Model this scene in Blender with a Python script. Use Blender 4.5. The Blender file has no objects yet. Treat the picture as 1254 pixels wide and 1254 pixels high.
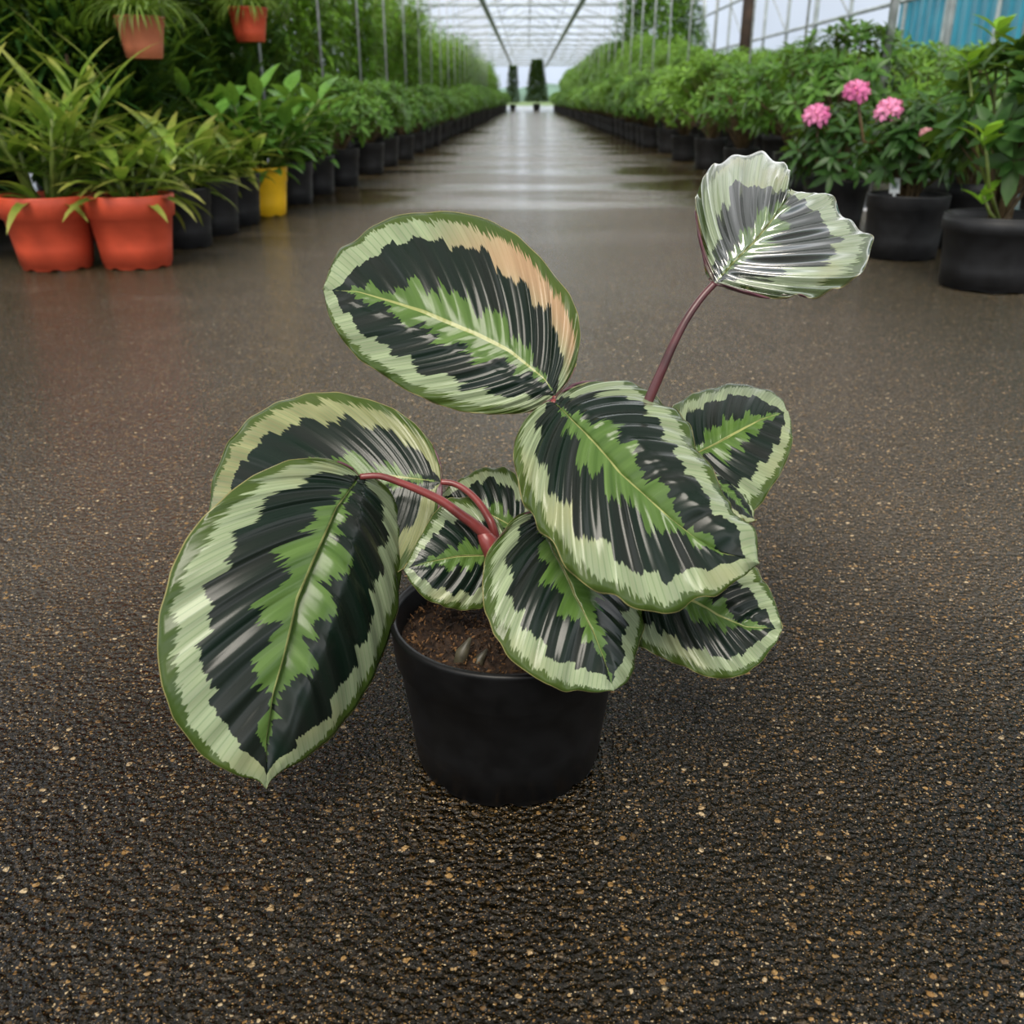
import bpy, math, random
import numpy as np
from mathutils import Vector, Matrix

C = bpy.context.scene.collection
R = math.radians
rng = random.Random(7)

# ------------------------------------------------------------------ camera, sky, sun, exposure
cam = bpy.data.cameras.new('camera')
cam.sensor_width = 36.0
cam.lens = 33.01
cam.dof.use_dof = True
cam.dof.focus_distance = 0.70
cam.dof.aperture_fstop = 10.5
co = bpy.data.objects.new('camera', cam)
C.objects.link(co)
co.location = (0, 0, 0.477)
co.rotation_euler = (R(90 - 23.7), 0, R(0.85))
bpy.context.scene.camera = co

vs = bpy.context.scene.view_settings
vs.view_transform = 'Standard'
vs.look = 'None'
vs.gamma = 1
vs.exposure = 0.0
vs.use_curve_mapping = False

world = bpy.data.worlds.new('overcast_sky')
bpy.context.scene.world = world
world.use_nodes = True
wn, wl = world.node_tree.nodes, world.node_tree.links
wn.clear()
wo = wn.new('ShaderNodeOutputWorld')
wb = wn.new('ShaderNodeBackground')
wt = wn.new('ShaderNodeTexCoord')
wx = wn.new('ShaderNodeSeparateXYZ')
wr = wn.new('ShaderNodeValToRGB')
wl.new(wt.outputs['Generated'], wx.inputs[0])
wl.new(wx.outputs['Z'], wr.inputs[0])
wr.color_ramp.elements[0].position = 0.0
wr.color_ramp.elements[0].color = (0.36, 0.41, 0.49, 1)
wr.color_ramp.elements[1].position = 1.0
wr.color_ramp.elements[1].color = (0.30, 0.30, 0.30, 1)
for pos_, col_ in ((0.09, (0.42, 0.47, 0.54, 1)), (0.16, (1.30, 1.33, 1.36, 1)), (0.26, (1.25, 1.25, 1.25, 1)), (0.46, (0.46, 0.46, 0.47, 1))):  # added bright low ring and dimmed zenith, shaped for floor and leaf reflections
    e = wr.color_ramp.elements.new(pos_)
    e.color = col_
wc = wn.new('ShaderNodeTexNoise')
wc.inputs['Scale'].default_value = 3.0
wc.inputs['Detail'].default_value = 5.0
wl.new(wt.outputs['Generated'], wc.inputs['Vector'])
wm = wn.new('ShaderNodeMapRange')
wm.inputs['From Min'].default_value = 0.35
wm.inputs['From Max'].default_value = 0.65
wm.inputs['To Min'].default_value = 0.8
wm.inputs['To Max'].default_value = 1.2
wl.new(wc.outputs['Fac'], wm.inputs['Value'])
wmul = wn.new('ShaderNodeMath')
wmul.operation = 'MULTIPLY'
wmul.inputs[1].default_value = 1.9      # sky strength
wl.new(wm.outputs['Result'], wmul.inputs[0])
wl.new(wr.outputs['Color'], wb.inputs['Color'])
wl.new(wmul.outputs[0], wb.inputs['Strength'])
wl.new(wb.outputs[0], wo.inputs[0])

sun = bpy.data.lights.new('veiled_sun', 'SUN')
sun.energy = 5.4
sun.angle = R(34)
sun.color = (1.0, 0.92, 0.80)
so = bpy.data.objects.new('veiled_sun', sun)
C.objects.link(so)
so.rotation_euler = Vector((0.14, 0.52, -0.84)).to_track_quat('-Z', 'Y').to_euler()


# ------------------------------------------------------------------ node helper
class NT:
    def __init__(self, name):
        self.m = bpy.data.materials.new(name)
        self.m.use_nodes = True
        self.t = self.m.node_tree
        self.t.nodes.clear()
        self.out = self.t.nodes.new('ShaderNodeOutputMaterial')

    def n(self, typ, **kw):
        nd = self.t.nodes.new('ShaderNode' + typ)
        for k, v in kw.items():
            setattr(nd, k, v)
        return nd

    def put(self, sock, v):
        if hasattr(v, 'is_linked') or isinstance(v, bpy.types.NodeSocket):
            self.t.links.new(v, sock)
        elif isinstance(v, tuple) and len(v) == 3 and sock.type == 'RGBA':
            sock.default_value = (*v, 1)
        else:
            sock.default_value = v

    def math(self, op, a, b=0.0, c=0.0, clamp=False):
        nd = self.n('Math', operation=op, use_clamp=clamp)
        self.put(nd.inputs[0], a)
        self.put(nd.inputs[1], b)
        self.put(nd.inputs[2], c)
        return nd.outputs[0]

    def noise(self, vec, scale, detail=2.0, rough=0.5, dim='3D', out='Fac'):
        nd = self.n('TexNoise', noise_dimensions=dim)
        if vec is not None:
            self.put(nd.inputs['Vector'], vec)
        nd.inputs['Scale'].default_value = scale
        nd.inputs['Detail'].default_value = detail
        nd.inputs['Roughness'].default_value = rough
        return nd.outputs[out]

    def vor(self, vec, scale, dim='2D', out=None):
        nd = self.n('TexVoronoi', voronoi_dimensions=dim)
        self.put(nd.inputs['Vector'], vec)
        nd.inputs['Scale'].default_value = scale
        return nd

    def step(self, v, lo, hi, a=0.0, b=1.0):
        nd = self.n('MapRange', interpolation_type='SMOOTHSTEP')
        self.put(nd.inputs[0], v)
        for i, x in enumerate((lo, hi, a, b)):
            self.put(nd.inputs[i + 1], x)
        return nd.outputs[0]

    def mix(self, f, a, b):
        nd = self.n('Mix', data_type='RGBA')
        self.put(nd.inputs[0], f)
        self.put(nd.inputs[6], a)
        self.put(nd.inputs[7], b)
        return nd.outputs[2]

    def ramp(self, f, stops, const=False):
        nd = self.n('ValToRGB')
        cr = nd.color_ramp
        if const:
            cr.interpolation = 'CONSTANT'
        while len(cr.elements) < len(stops):
            cr.elements.new(0.5)
        for el, (p, col) in zip(cr.elements, stops):
            el.position = p
            el.color = (*col, 1)
        self.put(nd.inputs[0], f)
        return nd.outputs[0]

    def coord(self, which='Object'):
        return self.n('TexCoord').outputs[which]

    def scalev(self, v, s):
        nd = self.n('Mapping')
        self.put(nd.inputs['Vector'], v)
        nd.inputs['Scale'].default_value = s
        return nd.outputs[0]

    def bump(self, h, dist, strength=1.0, normal=None):
        nd = self.n('Bump')
        nd.inputs['Distance'].default_value = dist
        self.put(nd.inputs['Strength'], strength)
        self.put(nd.inputs['Height'], h)
        if normal is not None:
            self.put(nd.inputs['Normal'], normal)
        return nd.outputs[0]

    def bsdf(self, col, rough=0.5, spec=0.5, metal=0.0, normal=None, coat=0.0, coat_rough=0.1):
        nd = self.n('BsdfPrincipled')
        self.put(nd.inputs['Base Color'], col)
        self.put(nd.inputs['Roughness'], rough)
        self.put(nd.inputs['Specular IOR Level'], spec)
        nd.inputs['Metallic'].default_value = metal
        nd.inputs['Coat Weight'].default_value = coat
        nd.inputs['Coat Roughness'].default_value = coat_rough
        if normal is not None:
            self.put(nd.inputs['Normal'], normal)
        self.t.links.new(nd.outputs[0], self.out.inputs[0])
        return nd

    def translucent(self, bs, col, fac):
        tr = self.n('BsdfTranslucent')
        self.put(tr.inputs['Color'], col)
        mx = self.n('MixShader')
        mx.inputs[0].default_value = fac
        self.t.links.new(bs.outputs[0], mx.inputs[1])
        self.t.links.new(tr.outputs[0], mx.inputs[2])
        self.t.links.new(mx.outputs[0], self.out.inputs[0])


def simple(name, col, rough=0.5, spec=0.5, metal=0.0, vary=0.15, scale=20.0, bump=0.0):
    t = NT(name)
    v = t.coord()
    f = t.noise(v, scale, 3.0)
    lo = tuple(c * (1 - vary) for c in col)
    hi = tuple(min(1, c * (1 + vary)) for c in col)
    nrm = t.bump(f, bump) if bump else None
    t.bsdf(t.mix(t.step(f, 0.3, 0.7), lo, hi), rough, spec, metal, nrm)
    return t.m


# ------------------------------------------------------------------ materials
def mat_floor():
    t = NT('wet_exposed_aggregate')
    v = t.coord()
    # warp so that pebbles are not on perfect cells
    big = t.noise(v, 1.1, 3.0)
    mid = t.noise(v, 7.0, 3.0)
    nz = t.n('TexNoise')
    t.put(nz.inputs['Vector'], v)
    nz.inputs['Scale'].default_value = 260.0
    wv = t.n('VectorMath', operation='MULTIPLY_ADD')
    t.put(wv.inputs[0], nz.outputs['Color'])
    wv.inputs[1].default_value = (0.0034, 0.0034, 0.0)
    t.put(wv.inputs[2], v)
    v0, v = v, wv.outputs[0]
    v1 = t.vor(v, 300.0)
    v2 = t.vor(t.scalev(v, (1.0, 1.08, 1.0)), 150.0)
    v3 = t.vor(t.scalev(v, (1.05, 1.0, 1.0)), 620.0)

    def pebbles(vn, keep, r):
        sx = t.n('SeparateColor')
        t.put(sx.inputs[0], vn.outputs['Color'])
        k = t.math('GREATER_THAN', sx.outputs[0], keep)
        rad = t.math('MULTIPLY', r, t.math('ADD', 0.35, sx.outputs[2]))
        shape = t.step(t.math('DIVIDE', vn.outputs['Distance'], rad), 1.15, 0.75)
        return t.math('MULTIPLY', shape, k), sx.outputs[1], shape
    p1, c1, s1 = pebbles(v1, 0.52, 0.27)
    p2, c2, s2 = pebbles(v2, 0.78, 0.28)
    p3, c3, s3 = pebbles(v3, 0.62, 0.30)
    stops = [(0.0, (0.024, 0.018, 0.008)), (0.35, (0.070, 0.040, 0.012)), (0.55, (0.055, 0.047, 0.036)), (0.72, (0.165, 0.085, 0.022)),
             (0.88, (0.29, 0.175, 0.065)), (0.97, (0.42, 0.32, 0.19))]
    ex = t.n('SeparateXYZ')
    t.put(ex.inputs[0], v)
    moss = t.math('MULTIPLY', t.step(t.math('ABSOLUTE', ex.outputs[0]), 0.50, 1.05), t.step(t.noise(v, 2.2, 3.0), 0.28, 0.5))
    base = t.mix(mid, (0.0045, 0.0038, 0.002), (0.014, 0.0105, 0.005))
    # colour carries light: damp, dimmer foreground dark round the pot, floor beyond painted brighter
    wet_dim = t.n('VectorMath', operation='DISTANCE')
    t.put(wet_dim.inputs[0], t.scalev(v, (1.0, 0.85, 1.0)))
    wet_dim.inputs[1].default_value = (0.0, 0.12, 0.0)
    wd = t.math('ADD', wet_dim.outputs['Value'], t.math('MULTIPLY', t.math('SUBTRACT', t.noise(v, 2.5, 4.0), 0.5), 0.35))
    far_light = t.step(wd, 0.45, 1.0)
    base = t.mix(far_light, base, t.mix(mid, (0.040, 0.034, 0.026), (0.078, 0.066, 0.050)))
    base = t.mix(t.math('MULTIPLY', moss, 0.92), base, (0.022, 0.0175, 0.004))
    lift = t.math('ADD', 1.0, t.math('MULTIPLY', t.math('SUBTRACT', far_light, moss), 0.7))
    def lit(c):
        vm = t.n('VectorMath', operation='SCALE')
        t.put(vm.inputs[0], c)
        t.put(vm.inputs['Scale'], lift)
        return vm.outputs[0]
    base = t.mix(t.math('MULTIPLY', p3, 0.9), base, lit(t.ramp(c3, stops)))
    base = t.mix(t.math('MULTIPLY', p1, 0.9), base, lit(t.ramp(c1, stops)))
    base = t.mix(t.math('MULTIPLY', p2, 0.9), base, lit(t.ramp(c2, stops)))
    # relief: cells of aggregate + slow undulation, drowned where water stands
    yx = t.n('SeparateXYZ')
    t.put(yx.inputs[0], v)
    st = t.noise(t.scalev(v, (0.35, 1.3, 1.0)), 1.0, 3.0)
    far = t.step(yx.outputs[1], 2.4, 5.5)
    pud = t.math('MULTIPLY', t.step(st, 0.44, 0.58), far)
    hgt = t.math('SUBTRACT', 0.0, t.math('ADD', t.math('MULTIPLY', v1.outputs['Distance'], 0.75), t.math('MULTIPLY', v2.outputs['Distance'], 1.5)))
    hgt = t.math('ADD', hgt, t.math('MULTIPLY', t.noise(v, 70.0, 3.0), 1.3))
    stren = t.math('SUBTRACT', 1.0, t.math('MULTIPLY', pud, 0.88))
    stren = t.math('MULTIPLY', stren, t.step(yx.outputs[1], 1.0, 8.0, 1.0, 0.45))
    nrm = t.bump(hgt, 0.0037, stren)
    rough = t.math('ADD', 0.09, t.math('MULTIPLY', big, 0.12))
    rough = t.math('SUBTRACT', rough, t.math('MULTIPLY', pud, 0.07))
    t.bsdf(base, rough, t.step(yx.outputs[1], 0.45, 2.0, 0.20, 0.62), 0.0, nrm)
    return t.m


def mat_leaf(name, blush=0.0, pale=(0.212, 0.258, 0.152), spec=0.3, rough=(0.16, 0.30), coat=0.0):
    """Patterned calathea blade: UV.x runs along the midrib (which vein), UV.y across."""
    t = NT(name)
    uv = t.n('SeparateXYZ')
    t.put(uv.inputs[0], t.coord('UV'))
    p = uv.outputs[0]
    ts = t.math('SUBTRACT', t.math('MULTIPLY', uv.outputs[1], 2.0), 1.0)
    zn = t.n('UVMap', uv_map='Zone')
    zs = t.n('SeparateXYZ')
    t.put(zs.inputs[0], zn.outputs[0])
    a, s = zs.outputs[0], zs.outputs[1]
    rnd = t.n('ObjectInfo').outputs['Random']
    side = t.math('MULTIPLY', t.math('GREATER_THAN', ts, 0.0), 3.7)
    w = t.math('ADD', t.math('MULTIPLY', rnd, 37.0), side)

    def pn(fp, fa, detail=1.0):
        cx = t.n('CombineXYZ')
        t.put(cx.inputs[0], t.math('MULTIPLY', p, fp))
        t.put(cx.inputs[1], t.math('MULTIPLY', a, fa))
        t.put(cx.inputs[2], w)
        return t.math('SUBTRACT', t.noise(cx.outputs[0], 1.0, detail), 0.5)
    saw = t.math('FRACT', t.math('ADD', t.math('MULTIPLY', p, 9.0), t.math('MULTIPLY', rnd, 2.0)))
    j1 = t.math('MULTIPLY', pn(9.0, 0.5), 0.28)
    j2 = t.math('MULTIPLY', pn(42.0, 1.0), 0.26)
    j3 = t.math('MULTIPLY', pn(170.0, 2.5), 0.22)
    jag = t.math('ADD', t.math('ADD', j1, j2), j3)
    sw = t.math('MULTIPLY', t.math('SUBTRACT', saw, 0.5), 0.13)
    # feather along the midrib
    m1 = t.ramp(s, [(0.0, (0.03,) * 3), (0.10, (0.14,) * 3), (0.30, (0.26,) * 3), (0.60, (0.22,) * 3), (0.80, (0.11,) * 3), (0.95, (0.03,) * 3), (1.0, (0.0,) * 3)])
    m1 = t.math('ADD', m1, t.math('MULTIPLY', t.math('ADD', t.math('ADD', t.math('MULTIPLY', sw, -1.5), t.math('MULTIPLY', j2, 1.2)), j3), 0.9))
    # outer edge of the dark zone
    m2 = t.ramp(s, [(0.0, (0.62,) * 3), (0.15, (0.66,) * 3), (0.5, (0.69,) * 3), (0.78, (0.66,) * 3), (0.89, (0.55,) * 3), (0.94, (0.28,) * 3), (0.97, (0.0,) * 3), (1.0, (0.0,) * 3)])
    m2 = t.math('ADD', m2, t.math('SUBTRACT', t.math('MULTIPLY', jag, 0.5), sw))
    # dark rim of the blade
    m3 = t.math('ADD', 0.885, t.math('ADD', t.math('MULTIPLY', pn(30.0, 2.0), 0.16), t.math('MULTIPLY', pn(170.0, 8.0), 0.20)))
    var = pn(28.0, 0.6, 3.0)
    fine = t.math('SINE', t.math('MULTIPLY', p, 420.0))
    hue = t.noise(t.coord(), 14.0, 2.0)
    palec = t.mix(t.step(var, -0.25, 0.25), tuple(c * 0.78 for c in pale), tuple(c * 1.25 for c in pale))
    palec = t.mix(t.math('MULTIPLY', t.math('GREATER_THAN', fine, 0.80), 0.45), palec, (0.10, 0.17, 0.075))
    if blush:
        bl = t.math('MULTIPLY', t.step(ts, blush * 0.2, blush * 0.75), t.step(s, 0.80, 0.35))
        palec = t.mix(t.math('MULTIPLY', bl, 0.75), palec, (0.36, 0.20, 0.115))
    else:
        palec = t.mix(t.step(hue, 0.5, 0.75), palec, (0.25, 0.26, 0.13))
    green = t.mix(t.step(var, -0.3, 0.3), (0.038, 0.082, 0.014), (0.095, 0.165, 0.042))
    dark = t.mix(t.step(pn(16.0, 0.4), -0.2, 0.25), (0.004, 0.012, 0.007), (0.010, 0.013, 0.010))
    rim = t.mix(hue, (0.024, 0.056, 0.012), (0.065, 0.09, 0.016))
    col = t.mix(t.step(t.math('SUBTRACT', a, m1), -0.008, 0.008), green, dark)
    col = t.mix(t.step(t.math('SUBTRACT', a, m2), -0.008, 0.008), col, palec)
    col = t.mix(t.step(t.math('SUBTRACT', a, m3), -0.015, 0.015), col, rim)
    col = t.mix(t.step(a, 0.988, 0.994), col, (0.22, 0.20, 0.08))
    mr = t.math('SUBTRACT', 0.030, t.math('MULTIPLY', s, 0.02))
    col = t.mix(t.step(t.math('SUBTRACT', a, mr), 0.004, -0.004), col, (0.26, 0.28, 0.10))
    specks = t.vor(t.scalev(t.coord(), (1, 1, 1)), 160.0, '3D')
    hgt = t.math('ADD', t.math('MULTIPLY', fine, 0.22), t.math('MULTIPLY', pn(40.0, 3.0, 2.0), 1.2))
    nrm = t.bump(hgt, 0.0004, 0.28)
    rgh = t.step(var, -0.3, 0.3, *rough)
    bs = t.bsdf(col, rgh, spec, 0.0, nrm, coat, 0.2)
    bs.inputs['Coat IOR'].default_value = 2.2
    t.translucent(bs, col, 0.10)
    return t.m


def mat_foliage(name, a, b, tip=None, rough=0.40, trans=0.28, spec=0.3):
    t = NT(name)
    rnd = t.n('ObjectInfo').outputs['Random']
    v = t.coord()
    f = t.noise(v, 9.0, 2.0)
    g = t.noise(v, 60.0, 2.0)
    k = t.math('ADD', t.math('MULTIPLY', f, 0.7), t.math('MULTIPLY', g, 0.5))
    k = t.math('ADD', k, t.math('MULTIPLY', t.math('SUBTRACT', rnd, 0.5), 0.25))
    col = t.mix(t.step(k, 0.35, 0.85), a, b)
    if tip:
        uv = t.n('SeparateXYZ')
        t.put(uv.inputs[0], t.coord('UV'))
        col = t.mix(t.step(uv.outputs[0], 0.3, 1.0), col, tip)
    bs = t.bsdf(col, rough, spec)
    t.translucent(bs, t.mix(0.5, col, (0.25, 0.40, 0.03)), trans)
    return t.m


def mat_film():
    t = NT('clear_film')
    tr = t.n('BsdfTransparent')
    tr.inputs[0].default_value = (0.95, 0.96, 0.97, 1)
    tl = t.n('BsdfTranslucent')
    tl.inputs[0].default_value = (0.85, 0.87, 0.9, 1)
    mx = t.n('MixShader')
    f = t.noise(t.scalev(t.coord(), (0.6, 2.2, 1.0)), 1.5, 3.0)
    t.put(mx.inputs[0], t.step(f, 0.35, 0.65, 0.03, 0.13))
    t.t.links.new(tr.outputs[0], mx.inputs[1])
    t.t.links.new(tl.outputs[0], mx.inputs[2])
    t.t.links.new(mx.outputs[0], t.out.inputs[0])
    return t.m


def mat_corrugated():
    t = NT('blue_sheet_metal')
    v = t.coord()
    sx = t.n('SeparateXYZ')
    t.put(sx.inputs[0], v)
    f = t.noise(v, 1.5, 4.0)
    col = t.mix(t.step(f, 0.3, 0.7), (0.012, 0.17, 0.27), (0.025, 0.24, 0.36))
    t.bsdf(col, 0.45)
    return t.m


M = {}
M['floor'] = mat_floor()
M['leaf'] = mat_leaf('calathea_blade')
M['leaf_blush'] = mat_leaf('calathea_blade_blushed', blush=-1.0)
M['leaf_olive'] = mat_leaf('calathea_blade_olive', pale=(0.195, 0.205, 0.098))
M['leaf_silver'] = mat_leaf('calathea_blade_silvery', pale=(0.22, 0.27, 0.17), spec=1.0, rough=(0.14, 0.24), coat=1.0)
M['under'] = simple('purple_underside', (0.075, 0.022, 0.034), 0.45)
M['petiole'] = simple('red_petiole', (0.155, 0.030, 0.028), 0.35, vary=0.35, scale=40)
M['petiole_dark'] = simple('maroon_petiole', (0.060, 0.016, 0.019), 0.35, vary=0.35, scale=40)
M['black_pot'] = simple('black_plastic', (0.0050, 0.0052, 0.0056), 0.40, 0.22, vary=0.3, scale=60, bump=0.0002)
M['black_plain'] = simple('weathered_black_plastic', (0.010, 0.0105, 0.012), 0.5, 0.4, vary=0.3, scale=30)
M['red_pot'] = simple('orange_red_plastic', (0.50, 0.068, 0.030), 0.45, 0.4, vary=0.14, scale=12)
M['terracotta_pot'] = simple('terracotta_plastic', (0.42, 0.13, 0.065), 0.55, 0.35, vary=0.12, scale=12)
M['yellow_pot'] = simple('yellow_plastic', (0.80, 0.47, 0.014), 0.42, 0.4, vary=0.08, scale=12)
M['soil'] = simple('potting_mix', (0.022, 0.011, 0.005), 0.75, 0.3, vary=0.6, scale=250, bump=0.002)
M['bark'] = simple('bark_chips', (0.10, 0.050, 0.018), 0.6, 0.3, vary=0.6, scale=120)
M['dark_soil'] = simple('dark_potting_soil', (0.020, 0.012, 0.007), 0.85, 0.3, vary=0.5, scale=80)
M['stem'] = simple('brown_stem', (0.085, 0.055, 0.022), 0.6, vary=0.35, scale=30)
M['green_stem'] = simple('green_cane', (0.14, 0.19, 0.035), 0.45, vary=0.3, scale=30)
M['steel'] = simple('galvanised_steel', (0.40, 0.42, 0.45), 0.42, 0.5, 0.3, vary=0.25, scale=14)
M['grey_paint'] = simple('pale_grey_steel', (0.30, 0.34, 0.36), 0.5, vary=0.2, scale=6)
M['wood'] = simple('old_brown_wood', (0.045, 0.026, 0.018), 0.8, vary=0.4, scale=9)
M['tag'] = simple('white_plastic_tag', (0.62, 0.66, 0.68), 0.4, vary=0.06)
M['tag_print'] = simple('grey_tag_print', (0.20, 0.24, 0.26), 0.5)
M['film'] = mat_film()
M['sheet'] = mat_corrugated()
M['grass'] = simple('field_grass', (0.10, 0.17, 0.05), 0.9, vary=0.4, scale=0.4)
M['far_trees'] = simple('distant_woods', (0.10, 0.17, 0.14), 0.9, vary=0.3, scale=0.2)
M['f_shrub'] = mat_foliage('shrub_leaves', (0.029, 0.091, 0.013), (0.111, 0.247, 0.034))
M['f_shrub_bright'] = mat_foliage('light_shrub_leaves', (0.052, 0.143, 0.016), (0.182, 0.351, 0.042))
M['f_tall'] = mat_foliage('bamboo_leaves', (0.058, 0.156, 0.013), (0.195, 0.377, 0.039))
M['f_dark'] = mat_foliage('dark_leaves', (0.012, 0.045, 0.010), (0.040, 0.105, 0.020))
M['f_lance'] = mat_foliage('lance_leaves', (0.072, 0.156, 0.018), (0.247, 0.351, 0.052), tip=(0.286, 0.286, 0.065))
M['f_big'] = mat_foliage('glossy_leaves', (0.033, 0.111, 0.018), (0.130, 0.286, 0.052), rough=0.25)
M['f_grass'] = mat_foliage('grassy_leaves', (0.078, 0.156, 0.021), (0.208, 0.299, 0.052))
M['f_young'] = mat_foliage('young_leaves', (0.130, 0.300, 0.020), (0.230, 0.430, 0.035), trans=0.35)
M['f_conifer'] = mat_foliage('conifer_sprays', (0.012, 0.045, 0.012), (0.035, 0.090, 0.020), rough=0.6)
M['f_tree'] = mat_foliage('tree_leaves', (0.075, 0.170, 0.040), (0.160, 0.320, 0.060), rough=0.5)
M['petal'] = mat_foliage('pink_petals', (0.62, 0.11, 0.34), (0.86, 0.32, 0.56), rough=0.5, trans=0.25)
M['petal_core'] = simple('salmon_throat', (0.72, 0.20, 0.16), 0.6)
M['petal_faded'] = simple('faded_petals', (0.50, 0.24, 0.26), 0.6)


# ------------------------------------------------------------------ mesh builder
class MB:
    def __init__(self):
        self.v, self.f, self.mi, self.uv = [], [], [], []
        self.n = 0

    def add(self, verts, faces, mi=0, uv=None):
        b = self.n
        self.v.extend([tuple(map(float, q)) for q in verts])
        self.n += len(verts)
        self.f.extend([tuple(b + i for i in f) for f in faces])
        self.mi.extend([mi] * len(faces))
        self.uv.extend(uv if uv is not None else [(0.0, 0.0)] * len(verts))

    def mesh(self, name, mats, smooth=True):
        me = bpy.data.meshes.new(name)
        me.from_pydata(self.v, [], self.f)
        for m in (mats if isinstance(mats, (list, tuple)) else [mats]):
            me.materials.append(m)
        me.polygons.foreach_set('material_index', self.mi)
        me.polygons.foreach_set('use_smooth', [smooth] * len(self.f))
        ul = me.uv_layers.new(name='UVMap')
        idx = np.empty(len(me.loops), dtype=np.int32)
        me.loops.foreach_get('vertex_index', idx)
        ul.data.foreach_set('uv', np.array(self.uv, dtype=np.float32)[idx].ravel())
        me.update()
        return me

    def build(self, name, mats, parent=None, smooth=True):
        o = bpy.data.objects.new(name, self.mesh(name, mats, smooth))
        C.objects.link(o)
        if parent is not None:
            o.parent = parent
        return o

    # --- shapes
    def tube(self, pts, radii, seg=8, mi=0, cap=True):
        pts = [Vector(p) for p in pts]
        if not isinstance(radii, (list, tuple)):
            radii = [radii] * len(pts)
        ref = None
        vs_, fs = [], []
        for i, p in enumerate(pts):
            d = (pts[min(i + 1, len(pts) - 1)] - pts[max(i - 1, 0)]).normalized()
            if ref is None:
                ref = d.orthogonal().normalized()
            ref = (ref - d * ref.dot(d)).normalized()
            b = d.cross(ref)
            for k in range(seg):
                an = 2 * math.pi * k / seg
                vs_.append(p + (ref * math.cos(an) + b * math.sin(an)) * radii[i])
        for i in range(len(pts) - 1):
            for k in range(seg):
                k2 = (k + 1) % seg
                fs.append((i * seg + k, i * seg + k2, (i + 1) * seg + k2, (i + 1) * seg + k))
        if cap:
            fs.append(tuple(range(seg - 1, -1, -1)))
            fs.append(tuple((len(pts) - 1) * seg + k for k in range(seg)))
        self.add(vs_, fs, mi)

    def lathe(self, prof, seg=32, mi=0, center=(0, 0, 0), notch=None):
        vs_, fs = [], []
        for j, (r, z) in enumerate(prof):
            for k in range(seg):
                an = 2 * math.pi * k / seg
                zz = z + (notch(j, k) if notch else 0)
                vs_.append((center[0] + r * math.cos(an), center[1] + r * math.sin(an), center[2] + zz))
        for j in range(len(prof) - 1):
            for k in range(seg):
                k2 = (k + 1) % seg
                fs.append((j * seg + k, j * seg + k2, (j + 1) * seg + k2, (j + 1) * seg + k))
        self.add(vs_, fs, mi)

    def box(self, c, s, mi=0):
        x, y, z = s[0] / 2, s[1] / 2, s[2] / 2
        vs_ = [(c[0] + a * x, c[1] + b * y, c[2] + d * z) for d in (-1, 1) for b in (-1, 1) for a in (-1, 1)]
        self.add(vs_, [(0, 2, 3, 1), (4, 5, 7, 6), (0, 1, 5, 4), (2, 6, 7, 3), (0, 4, 6, 2), (1, 3, 7, 5)], mi)

    def leaf(self, base, d, up, L, W, droop=0.3, fold=0.15, rows=4, mi=0, wide=0.45):
        """One blade: curved lance/ellipse with a folded midrib."""
        d = Vector(d).normalized()
        up = Vector(up)
        up = (up - d * up.dot(d))
        if up.length < 1e-4:
            up = d.orthogonal()
        up.normalize()
        sd = d.cross(up)
        p = Vector(base)
        vs_, fs, uv = [p.copy()], [], [(0.0, 0.5)]
        st = L / rows
        for i in range(1, rows + 1):
            an = droop * (i / rows)
            dd = d * math.cos(an) - up * math.sin(an)
            uu = up * math.cos(an) + d * math.sin(an)
            p = p + dd * st
            s = i / rows
            if i == rows:
                vs_.append(p.copy())
                uv.append((1.0, 0.5))
            else:
                w = W * 0.5 * (s / wide) ** 0.6 if s < wide else W * 0.5 * (max(0, (1 - s)) / (1 - wide)) ** 0.7
                vs_ += [p + sd * w + uu * (w * fold), p.copy(), p - sd * w + uu * (w * fold)]
                uv += [(s, 0.0), (s, 0.5), (s, 1.0)]
        fs += [(0, 1, 2), (0, 2, 3)]
        for i in range(rows - 2):
            a = 1 + i * 3
            fs += [(a, a + 3, a + 4, a + 1), (a + 1, a + 4, a + 5, a + 2)]
        a = 1 + (rows - 2) * 3
        t = len(vs_) - 1
        fs += [(a, t, a + 1), (a + 1, t, a + 2)]
        self.add(vs_, fs, mi, uv)


def empty(name, loc=(0, 0, 0), rz=0.0):
    o = bpy.data.objects.new(name, None)
    o.empty_display_size = 0.1
    C.objects.link(o)
    o.location = loc
    o.rotation_euler = (0, 0, rz)
    return o


def tag(o, label, cat, group=None):
    o['label'] = label
    o['category'] = cat
    if group:
        o['group'] = group
    return o


def structure(o):
    o['kind'] = 'structure'
    return o


def copy_tree(o, parent=None):
    c = o.copy()
    C.objects.link(c)
    if parent is not None:
        c.parent = parent
    for ch in list(o.children):
        copy_tree(ch, c)
    return c


# ------------------------------------------------------------------ the setting
def plane(name, x0, x1, y0, y1, z, m):
    b = MB()
    b.add([(x0, y0, z), (x1, y0, z), (x1, y1, z), (x0, y1, z)], [(0, 1, 2, 3)])
    return structure(b.build(name, m, smooth=False))


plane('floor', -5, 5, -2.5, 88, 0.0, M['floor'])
plane('ground', -160, 160, -20, 400, -0.03, M['grass'])

PIPE_Z = 3.06
b = MB()
for k in range(21):
    y = -4.5 + k * 4.5
    for s, (xa, xb) in ((-1, (-4.2, 0.1)), (1, (0.1, 4.0))):
        za, zb = (PIPE_Z, 4.3) if s < 0 else (4.3, PIPE_Z)
        b.add([(xa, y, za + .06), (xb, y, zb + .06), (xb, y + 4.5, zb + .06), (xa, y + 4.5, za + .06)], [(0, 1, 2, 3)])
structure(b.build('ceiling', M['film'], smooth=False))

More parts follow.
